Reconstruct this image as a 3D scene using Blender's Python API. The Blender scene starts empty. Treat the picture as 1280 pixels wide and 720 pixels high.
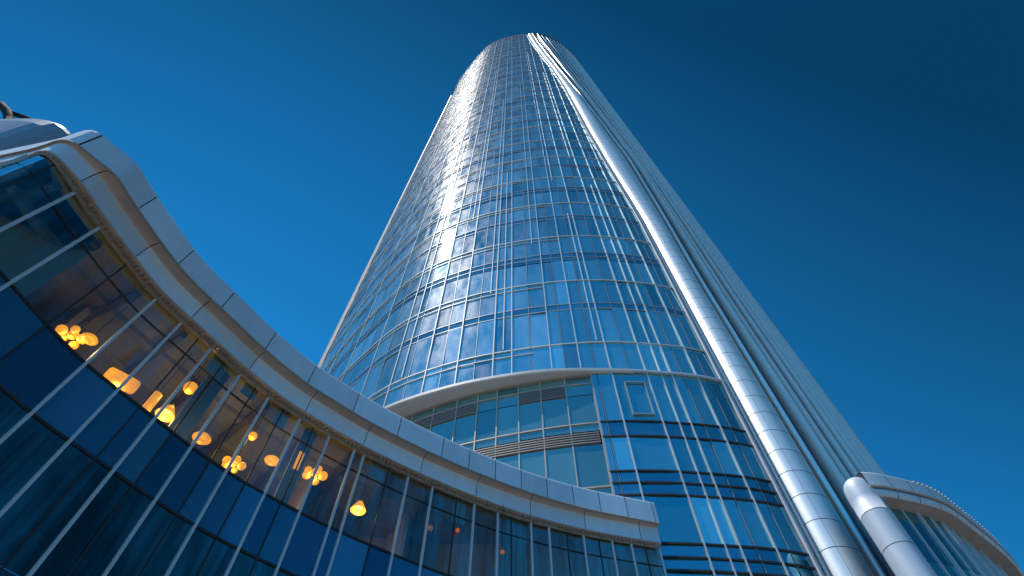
import bpy, math, random
from math import radians as R
random.seed(7)
S = bpy.context.scene
C = S.collection
GZ = -1.6                      # plaza level; the camera stands at z = 0

# ------------------------------------------------------------------ materials
def mat(name):
    m = bpy.data.materials.new(name); m.use_nodes = True
    nt = m.node_tree
    return m, nt, nt.nodes['Principled BSDF'], nt.nodes['Material Output']

def N(nt, t, **kw):
    n = nt.nodes.new(t)
    for k, v in kw.items():
        if isinstance(k, str) and hasattr(n, k): setattr(n, k, v)
    return n

def mixcol(nt, fac, a, b, blend='MIX'):
    n = nt.nodes.new('ShaderNodeMix'); n.data_type = 'RGBA'; n.blend_type = blend
    for sock, v in ((n.inputs[0], fac), (n.inputs[6], a), (n.inputs[7], b)):
        if hasattr(v, 'is_linked'): nt.links.new(v, sock)
        else: sock.default_value = v if not isinstance(v, tuple) else (*v, 1)
    return n.outputs[2]

def noise(nt, scale, detail=3, rough=.5, stretch=(1, 1, 1)):
    tc = N(nt, 'ShaderNodeTexCoord'); mp = N(nt, 'ShaderNodeMapping')
    mp.inputs['Scale'].default_value = stretch
    nz = N(nt, 'ShaderNodeTexNoise'); nz.inputs['Scale'].default_value = scale
    nz.inputs['Detail'].default_value = detail; nz.inputs['Roughness'].default_value = rough
    nt.links.new(tc.outputs['Object'], mp.inputs['Vector']); nt.links.new(mp.outputs[0], nz.inputs['Vector'])
    return nz.outputs[0]

def bump(nt, h, strength, dist, target):
    b = N(nt, 'ShaderNodeBump'); b.inputs['Strength'].default_value = strength; b.inputs['Distance'].default_value = dist
    nt.links.new(h, b.inputs['Height']); nt.links.new(b.outputs[0], target)

def simple(name, col, rough=.5, metal=0., var=.15, nscale=3., stretch=(1, 1, 1), spec=.5, bmp=0.):
    m, nt, p, o = mat(name)
    nz = noise(nt, nscale, 4, .55, stretch)
    a = tuple(c * (1 - var) for c in col); b = tuple(min(1, c * (1 + var)) for c in col)
    nt.links.new(mixcol(nt, nz, a, b), p.inputs['Base Color'])
    p.inputs['Roughness'].default_value = rough; p.inputs['Metallic'].default_value = metal
    p.inputs['Specular IOR Level'].default_value = spec
    if bmp: bump(nt, nz, bmp, .02, p.inputs['Normal'])
    return m

def coated_glass(name, dark, light, metal, rough, wob=.25, film=0.):
    """mirror-coated facade glass; the per-pane coating differs (attribute tint)"""
    m, nt, p, o = mat(name)
    at = N(nt, 'ShaderNodeAttribute'); at.attribute_name = 'tint'
    nz = noise(nt, .35, 4, .6, (1, 1, .25))  # colour noise stands in for mottled reflections in the glass
    ad = N(nt, 'ShaderNodeMath', operation='MULTIPLY_ADD'); ad.inputs[1].default_value = .85; 
    nt.links.new(nz, ad.inputs[0]); nt.links.new(at.outputs['Fac'], ad.inputs[2])
    sb = N(nt, 'ShaderNodeMath', operation='SUBTRACT'); sb.inputs[1].default_value = .42; sb.use_clamp = True
    nt.links.new(ad.outputs[0], sb.inputs[0])
    nt.links.new(mixcol(nt, sb.outputs[0], dark, light), p.inputs['Base Color'])
    p.inputs['Metallic'].default_value = metal
    rm = N(nt, 'ShaderNodeMapRange'); rm.inputs['To Min'].default_value = rough * .6; rm.inputs['To Max'].default_value = rough * 1.4
    nt.links.new(noise(nt, .6, 3, .6, (1, 1, .3)), rm.inputs['Value']); nt.links.new(rm.outputs[0], p.inputs['Roughness'])
    if film:                            # rough coat layer added for a pale silvery haze on the panes
        fm = N(nt, 'ShaderNodeMapRange'); fm.inputs['From Min'].default_value = .35; fm.inputs['From Max'].default_value = .65; fm.inputs['To Max'].default_value = film * 1.6
        nt.links.new(noise(nt, 1.1, 5, .65, (1, 1, .35)), fm.inputs['Value'])
        nt.links.new(fm.outputs[0], p.inputs['Coat Weight']); p.inputs['Coat Roughness'].default_value = .45
    n2 = noise(nt, .9, 2, .5, (1, 1, .5))
    bump(nt, n2, wob, .05, p.inputs['Normal'])
    return m

def clear_glass(name, tint, base_refl):
    m, nt, p, o = mat(name)
    nt.nodes.remove(p)
    tr = N(nt, 'ShaderNodeBsdfTransparent'); tr.inputs[0].default_value = (*tint, 1)
    gl = N(nt, 'ShaderNodeBsdfGlossy'); gl.inputs['Roughness'].default_value = .02
    gl.inputs['Color'].default_value = (.6, .92, .95, 1)
    fr = N(nt, 'ShaderNodeLayerWeight'); fr.inputs['Blend'].default_value = .25
    mr = N(nt, 'ShaderNodeMapRange'); mr.inputs['To Min'].default_value = base_refl; mr.inputs['To Max'].default_value = .5
    nt.links.new(fr.outputs['Fresnel'], mr.inputs['Value'])
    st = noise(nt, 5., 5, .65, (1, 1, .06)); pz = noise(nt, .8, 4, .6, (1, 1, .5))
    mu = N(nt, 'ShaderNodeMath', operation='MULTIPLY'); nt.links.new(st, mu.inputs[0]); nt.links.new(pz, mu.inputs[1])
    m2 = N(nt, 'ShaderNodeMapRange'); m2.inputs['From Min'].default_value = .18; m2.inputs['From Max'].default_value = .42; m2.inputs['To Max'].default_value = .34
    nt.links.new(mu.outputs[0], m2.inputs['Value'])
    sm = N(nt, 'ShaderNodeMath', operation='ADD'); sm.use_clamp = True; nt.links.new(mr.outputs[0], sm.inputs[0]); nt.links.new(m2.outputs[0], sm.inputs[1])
    n2 = noise(nt, 1.3, 2, .5, (1, 1, .4)); bump(nt, n2, .3, .04, gl.inputs['Normal'])
    mx = N(nt, 'ShaderNodeMixShader')
    nt.links.new(sm.outputs[0], mx.inputs[0]); nt.links.new(tr.outputs[0], mx.inputs[1]); nt.links.new(gl.outputs[0], mx.inputs[2])
    nt.links.new(mx.outputs[0], o.inputs['Surface'])
    return m

def emit(name, col, strength):
    m, nt, p, o = mat(name)
    nz = noise(nt, 6, 3, .6)
    p.inputs['Base Color'].default_value = (*[min(1, c * .5) for c in col], 1)
    nt.links.new(mixcol(nt, nz, tuple(c * .55 for c in col), col), p.inputs['Emission Color'])
    p.inputs['Emission Strength'].default_value = strength
    return m

M = {}
M['glass'] = coated_glass('blue coated glass', (.10, .44, .50), (.56, .98, .98), .88, .05, .22, .26)
M['spandrel'] = coated_glass('dark blue spandrel glass', (.08, .32, .42), (.22, .54, .62), .85, .06, .2)
M['teal'] = coated_glass('teal glass', (.09, .28, .30), (.30, .50, .46), .7, .12)
M['fin_glass'] = coated_glass('deep blue glass between fins', (.05, .11, .18), (.10, .18, .26), .7, .25)
M['band'] = simple('white aluminium cladding', (.88, .87, .86), .50, .55, .10, .9, (1, 1, .3), bmp=.06)
M['mullion'] = simple('silver mullion aluminium', (.52, .54, .57), .55, .2, .10, 1.5)
M['thin'] = simple('grey thin mullion', (.34, .37, .42), .5, .3, .12, 1.5)
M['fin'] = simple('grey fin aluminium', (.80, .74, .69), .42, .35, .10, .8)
M['dark'] = simple('dark joint', (.02, .022, .026), .7, 0, .2, 4)
def cladding(name, col, rough):
    m, nt, p, o = mat(name)
    at = N(nt, 'ShaderNodeAttribute'); at.attribute_name = 'tint'
    nz = noise(nt, 1.6, 5, .6, (1, 1, .25)); n2 = noise(nt, 7., 4, .6, (1, 1, .12))
    a = mixcol(nt, at.outputs['Fac'], tuple(c * .84 for c in col), tuple(min(1, c * 1.08) for c in col))
    b = mixcol(nt, nz, (.80, .79, .77), (1., 1., 1.))
    c = mixcol(nt, n2, (.86, .85, .83), (1., 1., 1.))
    nt.links.new(mixcol(nt, 1., mixcol(nt, 1., a, b, 'MULTIPLY'), c, 'MULTIPLY'), p.inputs['Base Color'])
    p.inputs['Roughness'].default_value = rough; p.inputs['Metallic'].default_value = .15
    bump(nt, noise(nt, 1.1, 2, .5), .12, .03, p.inputs['Normal'])
    return m
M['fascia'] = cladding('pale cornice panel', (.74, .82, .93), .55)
M['block'] = simple('shade toned roof cladding', (.24, .29, .35), .45, .2, .06, 1.2)  # darker than the fascia: the block's shade is put into its base colour
M['soffit'] = simple('brown bronze soffit', (.52, .40, .33), .5, .2, .25, 2.5)
M['bronze'] = simple('bronze trim', (.36, .27, .21), .55, .25, .35, 9, bmp=.4)
M['brow'] = simple('grey canopy panel', (.50, .48, .46), .5, .1, .08, 1.5)
M['louvre'] = simple('warm grey louvre', (.30, .27, .25), .5, .3, .12, 3)
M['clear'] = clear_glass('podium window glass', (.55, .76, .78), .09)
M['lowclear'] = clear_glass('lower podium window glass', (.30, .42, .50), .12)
M['bspan'] = coated_glass('podium spandrel glass', (.03, .17, .28), (.12, .36, .50), .80, .10, .3)
M['ceil'] = simple('room ceiling', (.27, .26, .23), .8, 0, .15, 1.2)
M['room'] = simple('room wall', (.33, .25, .19), .8, 0, .25, .8)
M['floor'] = simple('room floor', (.10, .08, .07), .6, 0, .2, 2)
M['curtain'] = simple('pale curtain', (.34, .35, .36), .9, 0, .2, 3, (6, 6, .5))
M['lamp'] = emit('glowing amber shade', (1., .30, .012), 2.2)
M['lampdim'] = emit('dim red amber shade', (1., .22, .06), .35)
M['brass'] = simple('brass lamp fitting', (.35, .20, .07), .35, .9, .2, 5)
M['body'] = simple('tower shell', (.10, .16, .24), .3, .6, .1, .3)
M['pipe'] = simple('black pipe', (.025, .025, .03), .85, 0, .2, 4, spec=.15)

def paving():
    m, nt, p, o = mat('stone paving')
    tc = N(nt, 'ShaderNodeTexCoord')
    br = N(nt, 'ShaderNodeTexBrick'); br.inputs['Scale'].default_value = 1.2
    br.inputs['Color1'].default_value = (.24, .23, .22, 1); br.inputs['Color2'].default_value = (.19, .185, .18, 1)
    br.inputs['Mortar'].default_value = (.06, .06, .06, 1); br.inputs['Mortar Size'].default_value = .012
    nt.links.new(tc.outputs['Object'], br.inputs['Vector'])
    nz = noise(nt, .5, 5)
    nt.links.new(mixcol(nt, .35, br.outputs['Color'], nz, 'MULTIPLY'), p.inputs['Base Color'])
    p.inputs['Roughness'].default_value = .7
    return m
M['paving'] = paving()

# ------------------------------------------------------------------ mesh helpers
class MB:
    def __init__(s): s.v = []; s.f = []; s.t = []; s.m = []
    def vert(s, p): s.v.append(tuple(p)); return len(s.v) - 1
    def face(s, idx, tint=0., mi=0): s.f.append(tuple(idx)); s.t.append(tint); s.m.append(mi)
    def quad(s, a, b, c, d, tint=0., mi=0): s.face([s.vert(p) for p in (a, b, c, d)], tint, mi)
    def grid(s, rows, tint=0., close_u=False, close_v=False, mi=0, caps=False):
        ids = [[s.vert(p) for p in r] for r in rows]
        nu, nv = len(ids), len(ids[0])
        for i in range(nu if close_u else nu - 1):
            a, b = ids[i], ids[(i + 1) % nu]
            for j in range(nv if close_v else nv - 1):
                k = (j + 1) % nv
                s.face((a[j], b[j], b[k], a[k]), tint, mi)
        if caps: s.face(ids[0][::-1], tint, mi); s.face(ids[-1], tint, mi)
    def box(s, c8, tint=0., mi=0):
        i = [s.vert(p) for p in c8]          # bottom 0-3, top 4-7
        for q in ((3, 2, 1, 0), (4, 5, 6, 7), (0, 1, 5, 4), (1, 2, 6, 5), (2, 3, 7, 6), (3, 0, 4, 7)):
            s.face([i[k] for k in q], tint, mi)
    def build(s, name, mats, parent=None, smooth=False, kind=None):
        me = bpy.data.meshes.new(name); me.from_pydata(s.v, [], s.f)
        for mm in (mats if isinstance(mats, (list, tuple)) else [mats]): me.materials.append(mm)
        me.polygons.foreach_set('material_index', s.m)
        at = me.attributes.new('tint', 'FLOAT', 'FACE'); at.data.foreach_set('value', s.t)
        if smooth:
            me.polygons.foreach_set('use_smooth', [True] * len(s.f))
        me.update()
        o = bpy.data.objects.new(name, me); C.objects.link(o)
        if parent: o.parent = parent
        if kind: o['kind'] = kind
        return o

def thing(name, label, cat, loc=(0, 0, 0), group=None):
    o = bpy.data.objects.new(name, None); C.objects.link(o); o.empty_display_size = .3
    o['label'] = label; o['category'] = cat
    if group: o['group'] = group
    return o

# ------------------------------------------------------------------ plan curves
class Path:
    """dense centripetal-ish Catmull-Rom through plan points, sampled by arc length; normal points out (right of travel)"""
    def __init__(s, pts, closed=False, n=24):
        P = pts; L = len(P); d = []
        rng = range(L if closed else L - 1)
        def g(i): return P[i % L] if closed else P[max(0, min(L - 1, i))]
        for i in rng:
            p0, p1, p2, p3 = g(i - 1), g(i), g(i + 1), g(i + 2)
            for k in range(n):
                t = k / n
                d.append(tuple(.5 * (2 * b + (c - a) * t + (2 * a - 5 * b + 4 * c - e) * t * t + (3 * b - a - 3 * c + e) * t ** 3)
                               for a, b, c, e in zip(p0, p1, p2, p3)))
        d.append(P[0] if closed else P[-1])
        s.d = d; s.u = [0.]
        for a, b in zip(d, d[1:]): s.u.append(s.u[-1] + math.dist(a, b))
        s.len = s.u[-1]
    def _seg(s, u):
        import bisect
        u = max(0., min(s.len - 1e-6, u))
        i = max(0, min(len(s.d) - 2, bisect.bisect_right(s.u, u) - 1))
        return i, (u - s.u[i]) / max(1e-9, s.u[i + 1] - s.u[i])
    def pt(s, u):
        i, t = s._seg(u); a, b = s.d[i], s.d[i + 1]
        return (a[0] + (b[0] - a[0]) * t, a[1] + (b[1] - a[1]) * t)
    def nrm(s, u):
        a, b = s.pt(u - .25), s.pt(u + .25); dx, dy = b[0] - a[0], b[1] - a[1]; l = math.hypot(dx, dy)
        return (dy / l, -dx / l)
    def at(s, u, off, z):
        p, n = s.pt(u), s.nrm(u)
        return (p[0] + n[0] * off, p[1] + n[1] * off, z)
    def near(s, x, y):
        return min(zip(s.u, s.d), key=lambda q: (q[1][0] - x) ** 2 + (q[1][1] - y) ** 2)[0]

def lerp_table(T, z):
    if z <= T[0][0]: return T[0][1]
    for (a, x), (b, y) in zip(T, T[1:]):
        if z <= b:
            t = (z - a) / (b - a); t = t * t * (3 - 2 * t) * .35 + t * .65
            return x + (y - x) * t
    return T[-1][1]

TH = R(60); F = 684.
def project(p):
    fw = p[1] * math.cos(TH) + p[2] * math.sin(TH); up = -p[1] * math.sin(TH) + p[2] * math.cos(TH)
    return (640 + F * p[0] / fw, 360 - F * up / fw)

def strip(mb, path, u0, u1, prof, step=.4, closed=True, tint=0., mi=0, caps=True, dof=None):
    n = max(2, int(abs(u1 - u0) / step) + 1)
    us = [u0 + (u1 - u0) * i / (n - 1) for i in range(n)]
    mb.grid([[path.at(u, o + (dof(u) if dof else 0), z) for o, z in prof] for u in us], tint, False, closed, mi, caps and closed)

# ================================================================== TOWER
TP = Path([(-19.2, 40), (-19.0, 36), (-17.6, 31.5), (-13.5, 26), (-9.5, 21.7), (-6.5, 19.2), (-2.8, 17.6), (.9, 16.75),
           (4, 16.4), (6.6, 16.45), (10, 17.0), (14.5, 19.0), (18.5, 22.3), (21.5, 26), (23.5, 30), (24.3, 35), (23.5, 43),
           (19, 51), (10, 57), (0, 58), (-10, 55), (-16.5, 48)], True)
def ux(x):                          # arc position of a front point with this x
    lo = TP.near(-17.6, 31.5); hi = TP.near(21.5, 26)
    for _ in range(40):
        m = (lo + hi) / 2
        if TP.pt(m)[0] < x: lo = m
        else: hi = m
    return lo
SEAM = [(40, 10.4), (57, 9.75), (68, 9.45), (95, 9.0), (113, 8.3), (134, 7.0), (158, 5.65), (177, 5.0), (184, 4.9)]
RIDGE = [(30, 12.1), (45, 12.4), (58, 12.5), (68, 11.9), (88, 10.8), (102, 9.8), (118, 8.85), (140, 7.7), (160, 6.75), (177, 6.2), (184, 6.0)]
def seam(z): return ux(lerp_table(SEAM, z))
def ridge(z): return ux(lerp_table(RIDGE, z))
Z0, SH, NS = 22.8, 3.25, 48
ZT = Z0 + SH * NS                   # 178.8
ZTOP = 181.0

tower = thing('glass_tower', 'tall rounded blue glass skyscraper with a bright white corner rib, seen steeply from below', 'skyscraper')

# column edges
bold_x = [-8.5, -6.5, -4.5, -2.8, -.95, .0, 1.93, 3.3, 4.7, 6.35, 7.55, 8.8]
edge_x = [-8.5, -7.5, -6.5, -5.5, -4.5, -3.65, -2.8, -1.9, -.95, 0, .95, 1.93, 2.6, 3.3, 4.0, 4.7, 5.6, 6.35, 7.55, 8.1, 8.8, 9.3, 9.9]
edges = [(ux(x), x in bold_x) for x in edge_x]
u = edges[0][0]; k = 0
left = []
while u > TP.near(-19.2, 40) + 1.5:
    u -= 1.28; k += 1; left.append((u, k % 3 == 0))
edges = left[::-1] + edges
EU = [e[0] for e in edges]
UL, UREC = EU[0], ux(3.7)
UFAR = EU[-1] + 3

# rows: (z0, z1, kind)
rows = []
low = [(6.0, 7.4, 's'), (7.4, 10.5, 'v'), (10.5, 11.45, 's'), (11.45, 13.4, 'v'), (13.4, 14.5, 's'), (14.5, 16.3, 'v'), (16.3, 17.15, 's'), (17.15, 20.4, 'v'), (20.4, Z0, 'v')]
for k in range(NS):
    z = Z0 + k * SH
    if k % 2: rows += [(z, z + .62, 's'), (z + .62, z + SH, 'v')]
    else: rows += [(z, z + SH, 'v')] if k % 4 == 0 else [(z, z + 2.75, 'v'), (z + 2.75, z + SH, 's')]
rows = low + rows + [(ZT, ZTOP, 's')]

COR = [(-500, -400), (100, 175), (160, 198), (180, 225), (215, 275), (250, 320), (300, 375), (340, 412), (400, 458), (480, 508), (540, 540), (600, 572), (660, 596), (720, 614), (815, 632)]
def hidden(px, py):
    if px < 815:
        for (a, b), (c, d) in zip(COR, COR[1:]):
            if a <= px <= c: return py > b + (d - b) * (px - a) / (c - a)
    return False

panes = {'v': [], 's': []}
for (z0, z1, kd) in rows:
    below = z1 <= 20.41
    cu = [e for e in EU if not (below and abs(e - ux(5.6)) < .01)]
    for j in range(len(cu)):
        a = cu[j]; b = cu[j + 1] if j + 1 < len(cu) else UFAR
        if below:
            if b <= UREC + .05: continue
            a = max(a, UREC)
        s0, s1 = seam(z0), seam(z1)
        if a >= min(s0, s1): continue
        b0, b1 = min(b, s0), min(b, s1)
        if b0 - a < .08 and b1 - a < .08: continue
        g = .035
        rx, rz = random.gauss(0, .009), random.gauss(0, .009)      # glazing tolerance: each pane sits slightly out of true
        hw = (b0 - a) / 2; hh = (z1 - z0) / 2
        q = [TP.at(a + g, -hw * rx - hh * rz, z0 + g), TP.at(b0 - g, hw * rx - hh * rz, z0 + g),
             TP.at(b1 - g, hw * rx + hh * rz, z1 - g), TP.at(a + g, -hw * rx + hh * rz, z1 - g)]
        pr = [project(p) for p in q]
        ar = abs(sum(pr[i][0] * pr[(i + 1) % 4][1] - pr[(i + 1) % 4][0] * pr[i][1] for i in range(4))) / 2
        cx, cy = sum(p[0] for p in pr) / 4, sum(p[1] for p in pr) / 4
        n = TP.nrm((a + b0) / 2); c = TP.pt((a + b0) / 2)
        if n[0] * c[0] + n[1] * c[1] > 0 or hidden(cx, cy) or cy > 730: ar *= 1e-4
        t = min(1, max(0, random.gauss(.54 if z0 > 20 else .24, .24 if z0 > 20 else .18) + (.4 if random.random() < .1 else 0)))
        panes[kd].append((ar, q, t))
def emit_panes(lst, single, many, m, parent, lim=100):
    lst = sorted(lst, key=lambda r: -r[0])
    for ar, q, t in lst[:lim]:
        mb = MB(); mb.quad(*q, tint=t); mb.build(single, m, parent)
    if lst[lim:]:
        mb = MB()
        for ar, q, t in lst[lim:]: mb.quad(*q, tint=t)
        mb.build(many, m, parent, kind='stuff')
emit_panes(panes['v'], 'window_pane', 'window_panes', M['glass'], tower)
emit_panes(panes['s'], 'spandrel_panel', 'spandrel_panels', M['spandrel'], tower)

# dark backing just behind the panes (pane joints), and the closed shell all round
mb = MB()
def shell_off(u): return -.9 if (u < UREC + .4) else -.12
us = [TP.len * i / 220 for i in range(221)]
rowsv = []
for z in (GZ, 20.42):
    rowsv.append([TP.at(u, -1.0 if UL - 2 < u < UREC else -.14, z) for u in us[:-1]])
mb.grid(rowsv, 0, False, True)
mb.grid([[TP.at(u, -.14, z) for u in us[:-1]] for z in (20.42, ZTOP - .3)], 0, False, True)
mb.face([mb.vert(TP.at(u, -.15, ZTOP - .3)) for u in us[:-1]])
mb.build('shell', M['dark'], tower)
mb = MB()
UEND = TP.near(24.3, 35)
strip(mb, TP, UEND, TP.len + 0.0, [(.02, GZ), (.02, ZTOP), (-.1, ZTOP), (-.1, GZ)], 1.0, True)
mb.build('rear_facade', M['body'], tower)

# mullions: rods up the facade that stop where the seam cuts across
def seam_height(u):
    z = 20.
    while z < ZTOP and seam(z) > u + .05: z += 1.
    return min(z, ZTOP + .05)
def rod(u, z0, z1, w, d, name, m, off=0.):
    mb = MB(); n = max(1, int((z1 - z0) / 12))
    for i in range(n):
        pass
    b = [TP.at(u - w / 2, off, z0), TP.at(u + w / 2, off, z0), TP.at(u + w / 2, off + d, z0), TP.at(u - w / 2, off + d, z0)]
    t = [(p[0], p[1], z1) for p in b]
    mb.box([b[0], b[1], b[2], b[3], t[0], t[1], t[2], t[3]][:4] + t)
    return mb.build(name, m, tower)
for i, (u, bold) in enumerate(edges):
    zl = 20.55 if (u < UREC or abs(u - ux(5.6)) < .01) else 5.
    zh = seam_height(u)
    if bold: rod(u, zl, zh, .055, .08, 'mullion', M['mullion'])
    else:
        rod(u, zl, zh, .026, .025, 'mullion', M['thin'])
# extra bright rods of part height, as on the facade: (x, z0, z1)
for x, z0, z1 in ((7.05, 5, 47), (4.35, 23, 40), (-.45, 23, 52), (-1.3, 29, 88), (-3.2, 42, 120), (1.4, 35, 100), (3.65, 48, 140), (-5.9, 23, 70), (5.9, 55, 110)):
    rod(ux(x), z0, z1, .05, .07, 'mullion', M['mullion'])

# transoms: one object per floor line
def ring(z, h, d, u0=None, u1=None, name='transom', m=None, off=.0, parent=tower):
    mb = MB(); u1 = u1 if u1 is not None else seam(z) - .05
    strip(mb, TP, u0 if u0 is not None else UL, u1, [(off, z), (off + d, z), (off + d, z + h), (off, z + h)], .5)
    return mb.build(name, m or M['mullion'], parent)
for k in range(NS + 1):
    z = Z0 + k * SH
    if k % 2 == 0:
        o = ring(z - .035, .07, .06)
        mb = MB(); strip(mb, TP, UL, ux(min(4.6, 1 + 3 * random.random())), [(.0, z - .52), (.05, z - .52), (.05, z - .47), (.0, z - .47)], .5)
        mb.build('transom', M['thin'], tower)
    else:
        ring(z + .58, .05, .03, m=M['thin']); ring(z - .03, .05, .03, m=M['thin'])
for z in (20.4,):
    ring(z - .02, .13, .12, UREC + 1.9)
for z in (17.15, 14.5, 13.95, 13.4, 16.3, 11.45, 10.5, 10.95): ring(z - .04, .07, .05, UREC, m=M['dark'])
# operable sash frames at right of the recess (the framed cyan window)
mb = MB()
ua, ub = ux(5.15), ux(6.1)
for (a, b, c, d) in ((ua, ub, 19.60, 19.65), (ua, ub, 17.5, 17.55), (ua, ua + .05, 17.55, 19.60), (ub - .05, ub, 17.55, 19.60)):
    strip(mb, TP, a, b, [(.01, c), (.09, c), (.09, d), (.01, d)], .3)
mb.build('window_sash', M['thin'], tower)

# white corner rib: panelled half-round band between seam and ridge, open joints over a dark core
def bull(z, t, extra=0.):
    a, b = seam(z), ridge(z); w = (b - a) * .90
    h = min(.60, .36 * w) + .08
    u = a + w * (.5 - .5 * math.cos(math.pi * t))
    off = h * math.sin(math.pi * t) ** .8 + extra
    return TP.at(u, off, z)
mb = MB(); core = MB()
ZB = [4.]
while ZB[-1] < ZTOP: ZB.append(ZB[-1] + SH / 2)
ZB[-1] = ZTOP + .2
nt_ = 14
core.grid([[bull(z, j / nt_, -.05) for j in range(nt_ + 1)] for z in ZB])
ZJ = [4.]
while ZJ[-1] < ZTOP: ZJ.append(ZJ[-1] + SH / 3)
ZJ[-1] = ZTOP + .2
for a, b in zip(ZJ, ZJ[1:]):
    g = .014
    for (j0, j1) in ((0, 4), (4, 8), (8, nt_)):
        e0 = .004 if j0 else 0
        ts = [j0 / nt_ + e0 + (j1 / nt_ - j0 / nt_ - e0) * q / 6 for q in range(7)]
        mb.grid([[bull(z, t) for t in ts] for z in (a + g, (a + b) / 2, b - g)])
rib = mb.build('corner_rib', M['band'], tower, smooth=True)
core.build('joint_backing', M['dark'], rib)
for du in (-.18, -.42):
    mb = MB()
    rr = []
    for z in ZB:
        u = seam(z) + du
        rr.append([TP.at(u - .05, 0, z), TP.at(u - .05, .14, z), TP.at(u + .05, .14, z), TP.at(u + .05, 0, z)])
    mb.grid(rr, 0, False, True, 0, True)
    mb.build('seam_rail', M['mullion'], tower)

# standing ridge rail at the rib's right side
mb = MB(); rr = []
for z in ZB:
    u = ridge(z) - .05
    rr.append([TP.at(u + .10 * math.cos(q), .50 + .12 * math.sin(q), z) for q in [2 * math.pi * k / 12 for k in range(12)]])
mb.grid(rr, 0, False, True, 0, True)
rail = mb.build('ridge_rail', M['band'], tower, smooth=True)
mb = MB(); rr = []
for z in ZB:
    u = ridge(z) - .05
    rr.append([TP.at(u - .05, -.02, z), TP.at(u - .05, .4, z), TP.at(u + .05, .4, z), TP.at(u + .05, -.02, z)])
mb.grid(rr, 0, False, True, 0, True)
mb.build('rail_web', M['soffit'], rail)
# finned right flank
NF = 23
def fin_u(z, t): a = ridge(z) - .15; return a + (UEND - a) * t
mb = MB()
mb.grid([[TP.at(fin_u(z, t / 30) - (.9 if t == 0 else 0), .0, z) for t in range(31)] for z in ZB])
mb.build('flank_glazing', M['fin_glass'], tower)
for i in range(NF):
    t = (i + .32) / NF
    mb = MB(); w = .26 if i in (1, 2) else .17 + .05 * (i % 2); d = .62 if i == 1 else .42
    prof = [(-w, 0), (-w * .9, d * .55), (-w * .55, d * .9), (0, d), (w * .55, d * .9), (w * .9, d * .55), (w, 0)]
    mb.grid([[TP.at(fin_u(z, t) + a * .5, o + .01, z) for a, o in prof] for z in ZB], 0, False, True, 0, True)
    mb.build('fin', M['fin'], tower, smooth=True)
    if i < 12:
        mb = MB()
        tt = t + .5 / NF
        mb.grid([[TP.at(fin_u(z, tt) + a, o + .01, z) for a, o in ((-.05, 0), (-.05, .16), (.05, .16), (.05, 0))] for z in ZB], 0, False, True, 0, True)
        mb.build('flank_mullion', M['mullion'], tower)
mb = MB(); strip(mb, TP, ridge(ZTOP) - .1, UEND, [(-.4, ZTOP + .12), (.56, ZTOP + .12), (.56, ZTOP + .42), (-.4, ZTOP + .42)], .6)
mb.build('flank_coping', M['body'], tower)
# roof crown and parapet
mb = MB(); strip(mb, TP, UL, seam(ZTOP), [(-.3, ZTOP - .25), (.16, ZTOP - .25), (.16, ZTOP + .15), (-.3, ZTOP + .15)], .6)
mb.build('parapet', M['thin'], tower)
mb = MB(); strip(mb, TP, ux(-1.6), ux(4.6), [(-.8, ZTOP + .1), (.0, ZTOP + .1), (.0, ZTOP + 1.9), (-.8, ZTOP + 1.9)], .5)
mb.build('roof_crown', M['soffit'], tower)
# far-left edge rib (thin pale rib on the left profile)
mb = MB(); u = TP.near(-18.2, 33.2)
mb.grid([[TP.at(u + a, o, z) for a, o in ((-.4, 0), (-.3, .35), (0, .5), (.3, .35), (.4, 0))] for z in (20.4, 60, 100, ZTOP - 6)], 0, False, True, 0, True)
mb.build('edge_rib', M['soffit'], tower)

# recess under the brow: teal glass, louvres
UR0 = ux(-12.)
rec_x = [-12, -10.5, -9, -7.6, -6.3, -5.1, -3.95, -2.75, -1.7, -.75, .25, 1.3, 2.45, 3.68]
rrows = [(19.75, 20.3), (19.0, 19.75), (17.2, 19.0), (16.75, 17.2), (16.05, 16.75), (13.9, 16.05), (13.2, 13.9), (10.5, 13.2)]
RO = -.55
def ro(u):
    k = max(0., min(1., (UREC - u) / 10.)); return -.10 - .5 * k
rec = []
for (z0, z1) in rrows:
    for xa, xb in zip(rec_x, rec_x[1:]):
        a, b = ux(xa) + .025, ux(xb) - .025
        if (z0 == 19.0 and (xa in (.25, 1.3) or xa < -1.8)) or (z0 == 16.05): continue
        tl = random.gauss(0, .004)
        q = [TP.at(a, ro(a) - tl, z0 + .025), TP.at(b, ro(b) - tl, z0 + .025), TP.at(b, ro(b) + tl, z1 - .025), TP.at(a, ro(a) + tl, z1 - .025)]
        rec.append((1, q, min(1, max(0, random.gauss(.5, .22)))))
for ar, q, t in rec:
    mb = MB(); mb.quad(*q, tint=t); mb.build('recess_pane', M['teal'], tower)
for xa, xb, z0, z1, ns in ((-12, -2.75, 19.02, 19.72, 5), (-2.72, -1.72, 19.02, 19.72, 5), (.28, 1.28, 19.02, 19.72, 6), (1.32, 2.42, 19.02, 19.72, 6), (-12, 1.28, 16.07, 16.72, 5), (1.32, 3.6, 16.07, 16.72, 5)):
    mb = MB(); h = (z1 - z0) / ns
    for i in range(ns):
        z = z0 + h * i
        strip(mb, TP, ux(xa), ux(xb), [(-.1, z + h * .1), (.08, z), (.08, z + h * .35), (-.1, z + h * .75)], .5, dof=ro)
    mb.build('louvre', M['louvre'], tower)
for x in rec_x[3:]:
    rod(ux(x), 10., 20.3, .05, .06, 'recess_mullion', M['soffit'], ro(ux(x)))
for z in (19.75, 17.2, 13.9):
    mb = MB(); strip(mb, TP, UR0, UREC, [(0, z - .025), (.05, z - .025), (.05, z + .025), (0, z + .025)], .5, dof=ro); mb.build('recess_transom', M['soffit'], tower)
mb = MB()
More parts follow.
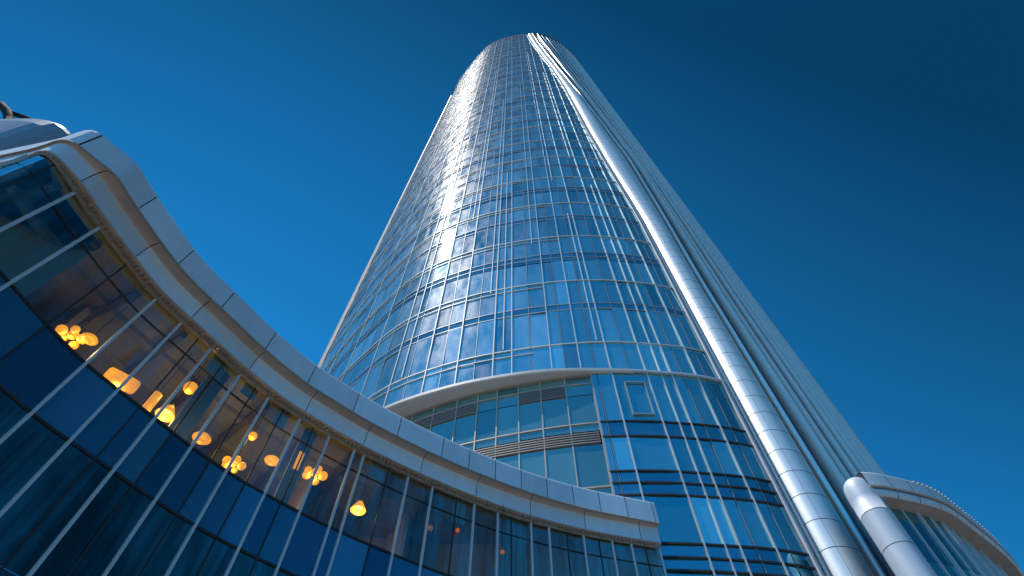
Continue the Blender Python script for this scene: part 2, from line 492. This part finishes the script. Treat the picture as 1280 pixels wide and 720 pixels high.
strip(mb, TP, UREC - .02, UREC + .05, [(-.2, 6.), (.03, 6.), (.03, 20.3), (-.2, 20.3)], .05); mb.build('recess_jamb', M['thin'], tower)
# brow canopy: tapers out at right
mb = MB(); uA, uB = UR0, ux(5.75); n = 50; rr = []
for i in range(n + 1):
    u = uA + (uB - uA) * i / n
    k = min(1, (uB - u) / 5.5); k = k * k * (3 - 2 * k); o = .10 + .28 * k
    inn = ro(u) - .2 if u < UREC else .0
    rr.append([TP.at(u, inn, 20.32), TP.at(u, o - .06, 20.32 + .02), TP.at(u, o, 20.38), TP.at(u, o, 20.55), TP.at(u, o - .05, 20.6), TP.at(u, .02, 20.62), TP.at(u, inn, 20.62)])
mb.grid(rr, 0, False, True, 0, True)
brow = mb.build('brow_canopy', M['brow'], tower)
mb = MB()
strip(mb, TP, uA, UREC, [(.0, 20.24), (.10, 20.24), (.10, 20.318), (0, 20.318)], .5, dof=ro)
mb.build('soffit_trim', M['bronze'], brow)

# ================================================================== LEFT PODIUM
GP = Path([(-17, 4.7), (-13, 3.92), (-10.64, 3.47), (-10.0, 3.32), (-9.66, 3.22), (-9.48, 3.28), (-9.39, 3.55), (-9.18, 4.5), (-8.78, 5.78), (-8.37, 6.77), (-7.58, 8.04), (-7.0, 8.95),
           (-6.2, 10.0), (-5.45, 10.75), (-4.45, 11.65), (-3.2, 12.6), (-1.85, 13.5), (-.45, 14.3), (1, 14.95), (2.6, 15.5), (4.75, 16.05)])
pod = thing('podium_building', 'low curved glass building across the left foreground, pale overhanging cornice and amber lit rooms', 'building')
ZG, ZSP, ZSB = 11.12, 8.6, 7.2
UC = GP.near(-9.48, 3.28)
def ovh(u):                           # overhang dies out round the corner at left, thins at the right end
    k = max(0., min(1., (u - UC + .25) / 1.15)); k = k * k * (3 - 2 * k)
    e = max(0., min(1., (GP.len - u) / 6.)); return (.12 + .48 * k) * (.68 + .32 * e)
def cor(u, off, z): return GP.at(u, off * ovh(u) / .6, z)
def csweep(mb, u0, u1, prof, closed=True, step=.3, caps=True, tint=0.):
    if u0 < UC + 1.5: step = .06
    n = max(2, int((u1 - u0) / step) + 1)
    mb.grid([[cor(u0 + (u1 - u0) * i / (n - 1), o, z) for o, z in prof] for i in range(n)], tint, False, closed, 0, caps and closed)
mb = MB()
csweep(mb, 0, GP.len, [(.0, 11.16), (.23, 11.16), (.25, 11.5), (.27, 11.62), (.32, 11.69), (.575, 11.70), (.575, 12.46), (-.8, 12.46), (-.8, 11.3), (0, 11.3)])
cornice = mb.build('cornice', M['dark'], pod)
up = MB(); lo = MB(); u = 0.; w = 1.55
while u < GP.len - .05:
    v = min(GP.len, u + w * (1 if u < GP.len - 8 else .62)); g = .012
    csweep(up, u + g, v - g, [(.56, 11.68), (.60, 11.68), (.60, 12.44), (.585, 12.5), (.52, 12.53), (.3, 12.53)], False, .25, True, random.random())
    u = v
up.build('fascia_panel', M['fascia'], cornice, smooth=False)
u = .7
lo2 = MB()
while u < GP.len - .05:
    v = min(GP.len, u + 1.9); g = .010
    csweep(lo, u + g, v - g, [(.26, 11.14), (.265, 11.34), (.275, 11.50), (.29, 11.58), (.315, 11.63)], False, .25, True, random.random())
    csweep(lo2, u + g, v - g, [(.315, 11.63), (.36, 11.665), (.42, 11.682), (.558, 11.685)], False, .25)
    u = v
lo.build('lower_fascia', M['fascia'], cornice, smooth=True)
lo2.build('cove_soffit', M['soffit'], cornice, smooth=True)
mb = MB(); csweep(mb, 0, GP.len, [(.575, 11.645), (.615, 11.645), (.622, 11.67), (.612, 11.695), (.575, 11.695)]); mb.build('lip_bead', M['bronze'], cornice)
mb = MB(); csweep(mb, 0, GP.len, [(.0, 11.10), (.262, 11.10), (.262, 11.142), (.0, 11.142)]); mb.build('eave_soffit', M['soffit'], cornice)
mb = MB(); u = UC - .3
while u < GP.len - .1:
    a = u + random.uniform(0, .03); b = a + random.uniform(.05, .09); dz = random.uniform(.03, .075); o0 = random.uniform(.10, .15); o1 = o0 + random.uniform(.05, .09)
    c = [cor(a, o0, 11.098 - dz), cor(b, o0, 11.098 - dz), cor(b, o1, 11.098 - dz), cor(a, o1, 11.098 - dz)]
    mb.box(c + [(p[0], p[1], 11.098) for p in c])
    u += .125
csweep(mb, UC - .3, GP.len, [(.05, 11.0), (.12, 11.0), (.12, 11.099), (.05, 11.099)])
mb.build('dentil_trim', M['bronze'], cornice)
# end cap panel
# mullions and bays
mpx = [(-9.6 - .0, 0)]
bold_m = [(-9.33, 4.05), (-9.08, 4.83), (-8.42, 6.66), (-8.03, 7.35), (-7.52, 8.13), (-6.99, 8.97), (-6.44, 9.71), (-5.73, 10.48), (-5.05, 11.12), (-4.43, 11.67), (-4.2, 11.87), (-3.05, 12.7),
          (-2.37, 13.17), (-1.15, 13.92), (-.45, 14.3), (.55, 14.76), (1.15, 15.0), (2.2, 15.38), (3.1, 15.64), (3.75, 15.81), (4.7, 16.04)]
BU = sorted(GP.near(x, y) for x, y in bold_m)
BU = [UC - .5 - 1.1 * k for k in range(5, -1, -1)] + BU
sub = []                              # thin intermediate mullions split the wide bays
for a, b in zip(BU, BU[1:]):
    if b - a > .85: sub.append(a + (b - a) * random.uniform(.42, .6))
ALL = sorted(BU + sub)
def pbox(mb, u, w, o0, o1, z0, z1):
    b = [GP.at(u - w / 2, o0, z0), GP.at(u + w / 2, o0, z0), GP.at(u + w / 2, o1, z0), GP.at(u - w / 2, o1, z0)]
    mb.box(b + [(p[0], p[1], z1) for p in b])
for u in BU:
    mb = MB(); pbox(mb, u, .055, .005, .075, GZ, 11.09); mb.build('mullion', M['mullion'], pod)
for u in sub:
    mb = MB(); pbox(mb, u, .03, .002, .03, GZ, 11.09); mb.build('thin_mullion', M['dark'], pod)
for a, b in zip(ALL, ALL[1:]):
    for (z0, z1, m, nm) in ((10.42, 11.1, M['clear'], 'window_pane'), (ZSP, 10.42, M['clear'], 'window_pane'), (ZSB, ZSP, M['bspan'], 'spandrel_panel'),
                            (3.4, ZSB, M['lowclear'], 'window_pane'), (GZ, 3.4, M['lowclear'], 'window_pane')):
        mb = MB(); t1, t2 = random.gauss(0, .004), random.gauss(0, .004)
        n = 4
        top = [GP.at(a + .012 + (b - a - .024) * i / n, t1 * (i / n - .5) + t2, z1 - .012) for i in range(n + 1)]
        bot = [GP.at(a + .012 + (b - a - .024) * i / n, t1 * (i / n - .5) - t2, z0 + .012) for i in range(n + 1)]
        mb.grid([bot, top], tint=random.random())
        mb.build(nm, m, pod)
for z, h, d in ((ZSP, .05, .03), (ZSB, .05, .03), (10.42, .028, .02), (3.4, .06, .04)):
    mb = MB(); n = int(GP.len / .3)
    mb.grid([[GP.at(GP.len * i / n, o, zz) for o, zz in ((-.02, z - h / 2), (d, z - h / 2), (d, z + h / 2), (-.02, z + h / 2))] for i in range(n + 1)], 0, False, True, 0, True)
    mb.build('transom', M['dark'], pod)
# rooms behind the glass
U1, U2, U3 = GP.near(-4.45, 11.65), GP.near(-1.85, 13.5), GP.near(1, 14.95)
def depth(u):
    T = [(UC, 2.2), (UC + 2, 4.6), (U1, 4.6), (U2, 2.8), (U3, 1.15), (GP.len, .3)]
    return lerp_table(T, u)
def slab(name, z0, z1, m, o_front=-.04):
    mb = MB(); n = 90
    us = [UC - 6 + (GP.len - UC + 6) * i / n for i in range(n + 1)]
    mb.grid([[GP.at(u, o_front, z0), GP.at(u, o_front, z1), GP.at(u, -depth(u), z1), GP.at(u, -depth(u), z0)] for u in us], 0, False, True, 0, True)
    return mb.build(name, m, pod)
slab('ceiling', 11.18, 11.29, M['ceil']); slab('floor_slab', 8.2, 8.56, M['floor'], -.06); slab('floor_slab', 3.0, 3.35, M['floor'], -.06)
slab('ceiling', 7.25, 7.32, M['floor'], -.06)
mb = MB(); n = 90
us = [UC - 6 + (GP.len - UC + 6) * i / n for i in range(n + 1)]
mb.grid([[GP.at(u, -depth(u) + .03, z) for z in (8.57, 11.17)] for u in us])
mb.grid([[GP.at(u, -depth(u) + .0, z) for z in (GZ, 7.24)] for u in us], mi=1)
mb.grid([[GP.at(u, -depth(u), z) for z in (11.3, 12.4)] for u in us], mi=1)
mb.build('rear_wall', [M['room'], M['floor']], pod)
mb = MB()
mb.grid([[GP.at(u, -.1, 12.47), GP.at(u, -max(1., depth(u)), 12.47)] for u in us]); mb.build('roof', M['fascia'], pod)
# ceiling beams and half-drawn roller blinds
u = UC + .6
while u < U2:
    mb = MB(); w = .07; d = max(.5, depth(u) - .1)
    q = [GP.at(u - w, -.25, 10.98), GP.at(u + w, -.25, 10.98), GP.at(u + w, -d, 10.98), GP.at(u - w, -d, 10.98)]
    mb.box(q + [(p[0], p[1], 11.178) for p in q]); mb.build('ceiling_beam', M['floor'], pod); u += 1.35
mb = MB(); n = 60
us2 = [UC + .4 + (U2 - UC) * i / n for i in range(n + 1)]
for o0, o1 in ((-1.15, -1.35), (-2.3, -2.5)):
    mb.grid([[GP.at(u, o0, 11.02), GP.at(u, o1, 11.02), GP.at(u, o1, 11.176), GP.at(u, o0, 11.176)] for u in us2], 0, False, True, 0, True)
mb.build('ceiling_duct', M['louvre'], pod)
for x, y, w, zz in ((-7.3, 8.5, .45, 10.55), (-6.7, 9.35, .4, 10.72), (-6.05, 10.15, .35, 10.5), (-3.7, 12.2, .5, 10.6), (-1.5, 13.7, .4, 10.3)):
    uu = GP.near(x, y); mb = MB()
    q = [GP.at(uu - w / 2, -.10, zz), GP.at(uu + w / 2, -.10, zz), GP.at(uu + w / 2, -.115, zz), GP.at(uu - w / 2, -.115, zz)]
    mb.box(q + [(p[0], p[1], 11.12) for p in q]); mb.build('roller_blind', M['curtain'], pod)
# room partitions
for k, uu in enumerate([UC + 3.2, UC + 6.1, UC + 9.6, UC + 12.6]):
    mb = MB(); b = [GP.at(uu - .06, -1.6, 8.57), GP.at(uu + .06, -1.6, 8.57), GP.at(uu + .06, -depth(uu) + .05, 8.57), GP.at(uu - .06, -depth(uu) + .05, 8.57)]
    mb.box(b + [(p[0], p[1], 11.17) for p in b]); mb.build('partition', M['room'], pod)
# raised roof block at far left, rounded end, with panel joint
mb = MB()
rp = Path([(-21, 4.1), (-17, 3.75), (-14.4, 3.66), (-13.2, 3.66), (-12.75, 3.9), (-12.6, 4.6), (-12.7, 7)])
def rsweep(mb, u0, u1, prof, closed=True):
    n = 30; mb.grid([[rp.at(u0 + (u1 - u0) * i / n, o, z) for o, z in prof] for i in range(n + 1)], 0, False, closed, 0, closed)
bp_ = [(-.9, 12.48), (.0, 12.48), (.1, 12.6), (.16, 13.2), (.16, 15.1), (.1, 15.6), (-.05, 15.9), (-.3, 16.0), (-.9, 16.0)]
ujo = rp.near(-14.6, 3.66)
rsweep(mb, 0, ujo - .015, bp_); rsweep(mb, ujo + .015, rp.len, bp_)
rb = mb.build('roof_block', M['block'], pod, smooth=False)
mb = MB(); rsweep(mb, 0, rp.len, [(o - .03, z) for o, z in bp_[1:-1]] + [(-.3, 15.9)], False); mb.build('joint_backing', M['dark'], rb)

def tube(mb, pts, r, seg=10, caps=True, radii=None):
    from mathutils import Vector
    V = [Vector(p) for p in pts]; rows_ = []
    ref = Vector((.13, .3, 1)).normalized()
    for i, p in enumerate(V):
        d = (V[min(i + 1, len(V) - 1)] - V[max(i - 1, 0)]).normalized()
        a = d.cross(ref)
        if a.length < .2: a = d.cross(Vector((1, .1, 0)))
        a.normalize(); b = d.cross(a)
        rr = radii[i] if radii else r
        rows_.append([tuple(p + (a * math.cos(2 * math.pi * k / seg) + b * math.sin(2 * math.pi * k / seg)) * rr) for k in range(seg)])
    mb.grid(rows_, 0, False, True, 0, caps)
mb = MB()
tube(mb, [(-17.3, 3.9, 15.95), (-17.2, 3.7, 16.8), (-16.8, 3.55, 17.3), (-16.1, 3.5, 17.4), (-15.5, 3.5, 17.15), (-15.0, 3.6, 16.7), (-14.6, 3.7, 16.2), (-14.5, 3.75, 15.95)], .12)
tube(mb, [(-15.2, 3.6, 16.85), (-14.3, 3.75, 16.5), (-13.7, 3.85, 16.2), (-13.4, 3.9, 15.95)], .07)
mb.build('roof_pipe', M['pipe'], pod, smooth=True)

# ================================================================== RIGHT ANNEX
WP = Path([(11.75, 14.75), (12.6, 14.85), (14.5, 15.5), (16, 16.6), (17.8, 18.1), (19.1, 19.5), (20.2, 21.2), (21.2, 23.5), (21.8, 26)])
ann = thing('annex_building', 'low curved glass annex with pale rounded corner column and brown eaves beside the tower', 'building')
def wsweep(mb, u0, u1, prof, closed=True, step=.3):
    n = max(2, int((u1 - u0) / step) + 1)
    mb.grid([[WP.at(u0 + (u1 - u0) * i / (n - 1), o, z) for o, z in prof] for i in range(n)], 0, False, closed, 0, closed)
mb = MB(); wsweep(mb, .12, WP.len, [(-.5, 12.12), (-.1, 12.12), (-.02, 12.3), (-.1, 12.42), (-.03, 12.46), (-.03, 13.0), (-.2, 13.1), (-.5, 13.1)])
eav = mb.build('eaves', M['dark'], ann)
a = MB(); b = MB(); c = MB(); u = .12
while u < WP.len - .05:
    v = min(WP.len, u + .85); g = .012
    wsweep(a, u + g, v - g, [(-.02, 12.47), (.0, 12.5), (.0, 12.98), (-.05, 13.06), (-.2, 13.12)], False, .2)
    wsweep(b, u + g, v - g, [(-.09, 12.1), (-.02, 12.16), (.0, 12.26), (-.04, 12.36)], False, .2)
    u = v
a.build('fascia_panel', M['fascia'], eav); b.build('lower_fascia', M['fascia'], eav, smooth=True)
wsweep(c, .12, WP.len, [(-.55, 12.08), (-.09, 12.08), (-.09, 12.115), (-.55, 12.115)]); wsweep(c, .12, WP.len, [(-.06, 12.40), (.025, 12.40), (.03, 12.455), (-.06, 12.455)])
c.build('eave_soffit', M['soffit'], eav)
# ribbed capping on the roof edge
mb = MB(); u = 2.2
while u < WP.len - .3:
    q = [WP.at(u, -.12, 13.07), WP.at(u + .08, -.12, 13.07), WP.at(u + .08, .02, 13.0), WP.at(u, .02, 13.0)]
    mb.box(q + [(p[0], p[1], p[2] + .05) for p in q]); u += .2
mb.build('roof_edge_cleats', M['thin'], eav)
WO = -.55; u = .75; eds = []
while u < WP.len: eds.append(u); u += .62
for i, u in enumerate(eds):
    mb = MB(); w, d = (.07, .10) if i % 2 == 0 else (.04, .06)
    q = [WP.at(u - w / 2, WO, GZ), WP.at(u + w / 2, WO, GZ), WP.at(u + w / 2, WO + d, GZ), WP.at(u - w / 2, WO + d, GZ)]
    mb.box(q + [(p[0], p[1], 12.09) for p in q]); mb.build('mullion', M['mullion'], ann)
for x, y in zip(eds, eds[1:]):
    for z0, z1, m, nm in ((GZ, 6, M['fin_glass'], 'window_pane'), (6, 7.4, M['spandrel'], 'spandrel_panel'), (7.4, 10.2, M['glass'], 'window_pane'), (10.2, 12.1, M['spandrel'], 'window_pane')):
        mb = MB(); mb.quad(WP.at(x + .01, WO, z0 + .01), WP.at(y - .01, WO, z0 + .01), WP.at(y - .01, WO, z1 - .01), WP.at(x + .01, WO, z1 - .01), tint=random.random() * .5)
        mb.build(nm, m, ann)
mb = MB(); wsweep(mb, 0.4, WP.len, [(WO - .08, GZ), (WO - .08, 12.1), (WO - .4, 12.1), (WO - .4, GZ)]); mb.build('shell', M['dark'], ann)
# rounded corner column bending over into the eaves
cx, cy, cr = 11.75, 15.22, .47
col = MB(); colb = MB()
path = [(cx, cy, z) for z in [GZ + 1.2 * i for i in range(12)]]
path = [p for p in path if p[2] < 11.7]
bend = [(cx, cy, z) for z in (12.2, 12.5, 12.7, 12.84, 12.95, 13.02, 13.05)]
full = path + bend
rad = [cr] * len(path) + [cr, .465, .44, .39, .30, .18, .05]
from mathutils import Vector
for i in range(len(path) - 1):
    p, q = Vector(path[i]), Vector(path[i + 1]); d = (q - p).normalized() * .012
    tube(col, [p + d, (p + q) / 2, q - d], cr, 22, False)
tube(col, [(cx, cy, path[-1][2] + .012)] + bend, cr, 22, True, rad[len(path) - 1:])
tube(colb, full, cr - .03, 18, True, [r - .03 for r in rad])
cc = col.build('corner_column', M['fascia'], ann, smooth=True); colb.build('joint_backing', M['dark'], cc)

# ================================================================== LAMPS AND CURTAINS IN THE ROOMS
def ray(px, py, z):
    x = (px - 640) / F; y = (360 - py) / F
    fw = math.cos(TH) - y * math.sin(TH); up = math.sin(TH) + y * math.cos(TH)
    return (x / up * z, fw / up * z, z)
def lathe(mb, c, prof, seg=16):
    mb.grid([[(c[0] + r * math.cos(2 * math.pi * k / seg), c[1] + r * math.sin(2 * math.pi * k / seg), c[2] + z) for k in range(seg)] for r, z in prof], 0, False, True, 0, True)
def pendant(c, shape, label, group=None, dim=False, r=.16):
    t = thing('pendant_lamp', label, 'lamp', group=group)
    mb = MB(); lm = M['lampdim'] if dim else M['lamp']
    if shape == 'globe': prof = [(r * math.sin(a) + .004, -r * math.cos(a)) for a in [math.pi * k / 10 for k in range(11)]]
    elif shape == 'drum': prof = [(r * .9, -r * 1.2), (r, -r * 1.15), (r, r * 1.15), (r * .9, r * 1.2)]
    elif shape == 'cone': prof = [(r * 1.25, -r * .8), (r * 1.28, -r * .72), (r * .45, r * .8), (r * .3, r * .85)]
    elif shape == 'tube': prof = [(r * .5, -r * 2), (r * .62, -r * 1.9), (r * .62, r * 1.9), (r * .5, r * 2)]
    elif shape == 'cluster': prof = [(r * .3, -r * .5), (r * .5, -r * .25), (r * .45, r * .2), (r * .2, r * .5)]
    else: prof = [(r * .25, -r * .75), (r * .9, -r * .35), (r * 1.3, .0), (r * 1.05, r * .3), (r * .35, r * .6)]
    if shape == 'cluster':
        for q in range(5):
            cc_ = (c[0] + r * 1.05 * math.cos(q * 1.2566 + .4), c[1] + r * 1.05 * math.sin(q * 1.2566 + .4), c[2] - r * (.25 + .2 * (q % 2)))
            rs = r * random.uniform(.38, .58)
            lathe(mb, cc_, [(rs * math.sin(math.pi * e / 8) + .003, -rs * math.cos(math.pi * e / 8)) for e in range(9)], 12)
    if shape == 'lying':
        d = Vector((.62, .76, .12)).normalized()
        tube(mb, [tuple(Vector(c) + d * (r * k)) for k in (-1.7, -1.5, -.5, .5, 1.5, 1.7)], r, 14, True, [r * .6, r * .8, r * .85, r * .85, r * .8, r * .6])
    else: lathe(mb, c, prof)
    mb.build('lamp_shade', lm, t, smooth=True)
    mb = MB(); top = prof[-1][1]
    lathe(mb, c, [(.04, top), (.045, top + .05), (.014, top + .09)], 10); mb.build('lamp_cap', M['brass'], t)
    if not dim:
        bl = bpy.data.lights.new('bulb', 'POINT'); bl.energy = 30; bl.color = (1, .50, .14); bl.shadow_soft_size = .05
        bo = bpy.data.objects.new('bulb', bl); C.objects.link(bo); bo.parent = t; bo.location = (c[0], c[1], c[2] + prof[0][1] - .09)
    mb = MB(); lathe(mb, c, [(.009, top + .08), (.009, 11.18 - c[2])], 6); mb.build('cord', M['dark'], t)
    return t
LAMPS = [
    ((92, 418), 9.55, 'cluster', .17, 0, 'leftmost amber cluster lamp low behind the glass, under the bend of the cornice'),
    ((112, 424), 9.45, 'bowl', .11, 0, 'small amber bowl lamp just right of the leftmost cluster lamp'),
    ((152, 476), 9.50, 'lying', .17, 0, 'long amber lantern hung lengthwise low in the glass, largest of the lit lamps'),
    ((186, 506), 9.30, 'tube', .15, 0, 'narrow amber tube lamp between the long lantern and the small cone lamp'),
    ((210, 514), 9.30, 'cone', .14, 0, 'small amber cone lamp below and left of the round globe lamp'),
    ((238, 485), 10.45, 'globe', .13, 0, 'round amber globe lamp hanging high and alone in its bay'),
    ((252, 548), 9.30, 'bowl', .14, 0, 'amber bowl lamp low in the bay right of the globe lamp'),
    ((316, 545), 10.15, 'globe', .09, 0, 'little amber globe lamp above the tall lamp pair in the middle bays'),
    ((293, 578), 9.25, 'cluster', .15, 0, 'amber cluster lamp low beneath the little globe lamp'),
    ((340, 576), 10.1, 'bowl', .13, 0, 'flat amber bowl lamp high in the bay left of the chandelier of small globes'),
    ((372, 577), 10.1, 'tube', .12, 0, 'slim amber tube lamp beside a bold mullion in the middle of the facade'),
    ((394, 590), 10.2, 'cluster', .18, 0, 'amber chandelier of five small globes in the centre of the curved facade'),
    ((449, 633), 9.95, 'cone', .14, 0, 'amber cone lamp, the last bright one towards the right'),
    ((538, 660), 9.9, 'globe', .06, 1, 'faint red globe lamp, first dim one right of the bright lamps'),
    ((572, 663), 9.9, 'globe', .05, 1, 'faint red globe lamp, second dim one right of the bright lamps'),
    ((628, 690), 9.6, 'globe', .05, 1, 'faint red globe lamp nearest the tower, the rightmost of all'),
]
for (px, z, sh, r, dim, lab) in LAMPS:
    pendant(ray(*px, z), sh, lab, 'lamps glowing behind the podium glass', dim, r * 1.2)
def curtain(u0, u1, off, label):
    mb = MB(); n = 40
    rr = [[GP.at(u0 + (u1 - u0) * i / n, off + .05 * math.sin(i * 1.15) + random.uniform(-.01, .01), z) for z in (8.6, 9.4, 10.3, 11.15)] for i in range(n + 1)]
    back = [[(p[0] + .012, p[1] + .012, p[2]) for p in r] for r in rr]
    mb.grid(rr); mb.grid(back)
    o = mb.build('curtain', M['curtain'], smooth=True); o['label'] = label; o['category'] = 'curtain'; o['group'] = 'curtains behind the podium glass'
ug = GP.near(-7.1, 8.8)
curtain(ug - .35, ug + .1, -.35, 'pale pleated curtain beside the bay of the round globe lamp')
ug = GP.near(-5.3, 10.9)
curtain(ug - .3, ug + .05, -.3, 'narrow pale curtain left of the chandelier of small globes')
ug = GP.near(.2, 14.6)
curtain(ug - .5, ug + .35, -.35, 'wide pale curtain in the right end of the curved facade')

# ================================================================== GROUND, SKY, SUN, CAMERA
mb = MB(); n = 48
ids = [mb.vert((3000 * math.cos(2 * math.pi * k / n), 3000 * math.sin(2 * math.pi * k / n), GZ)) for k in range(n)]
mb.face(ids)
g = mb.build('ground', M['paving']); g['kind'] = 'structure'

SUN_EL, SUN_AZ = R(66), R(-111)       # azimuth measured clockwise from +y
SKY = (-.46, 1.6, .43, (.09, .93, 1.22))
W = bpy.data.worlds.new('World'); S.world = W; W.use_nodes = True
nt = W.node_tree; bg = nt.nodes['Background']
sky = nt.nodes.new('ShaderNodeTexSky'); sky.sky_type = 'NISHITA'; sky.sun_disc = False
sky.sun_elevation = SUN_EL; sky.sun_rotation = SUN_AZ
sky.altitude = 1200; sky.air_density = 1.0; sky.dust_density = .05; sky.ozone_density = 4.
# clear polarised air: deep and cyan-blue, darkest overhead and to the right of the sun's plane
tc = nt.nodes.new('ShaderNodeTexCoord'); sx = nt.nodes.new('ShaderNodeSeparateXYZ'); nt.links.new(tc.outputs['Generated'], sx.inputs[0])
def wm(op, a, b):
    n = nt.nodes.new('ShaderNodeMath'); n.operation = op
    for i, v in enumerate((a, b)):
        if hasattr(v, 'is_linked'): nt.links.new(v, n.inputs[i])
        else: n.inputs[i].default_value = v
    return n.outputs[0]
k = wm('ADD', wm('MULTIPLY', sx.outputs['X'], SKY[0]), wm('MULTIPLY', wm('ABSOLUTE', sx.outputs['Y'], 0), SKY[1]))
k = wm('MINIMUM', wm('MAXIMUM', wm('ADD', k, SKY[2]), .42), 1.5)
vm = nt.nodes.new('ShaderNodeVectorMath'); vm.operation = 'SCALE'; vm.inputs[0].default_value = SKY[3]; nt.links.new(k, vm.inputs['Scale'])
mc = nt.nodes.new('ShaderNodeVectorMath'); mc.operation = 'MULTIPLY'
nt.links.new(sky.outputs[0], mc.inputs[0]); nt.links.new(vm.outputs[0], mc.inputs[1]); nt.links.new(mc.outputs[0], bg.inputs['Color'])
bg.inputs['Strength'].default_value = .10
L = bpy.data.lights.new('sun', 'SUN'); L.energy = 4.5; L.angle = R(.53); L.color = (1, .94, .86)
lo_ = bpy.data.objects.new('sun', L); C.objects.link(lo_)
from mathutils import Vector
sd = Vector((math.sin(SUN_AZ) * math.cos(SUN_EL), math.cos(SUN_AZ) * math.cos(SUN_EL), math.sin(SUN_EL)))
lo_.rotation_euler = sd.to_track_quat('Z', 'Y').to_euler()
cam = bpy.data.cameras.new('camera'); co = bpy.data.objects.new('camera', cam); C.objects.link(co)
cam.sensor_width = 36; cam.lens = 36 * F / 1280; cam.clip_end = 6000; cam.clip_start = .05
co.location = (0, 0, 0); co.rotation_euler = (R(90) + TH, 0, 0)
S.camera = co
S.view_settings.view_transform = 'Standard'; S.view_settings.look = 'None'; S.view_settings.gamma = 1
S.view_settings.use_curve_mapping = False; S.view_settings.exposure = 0
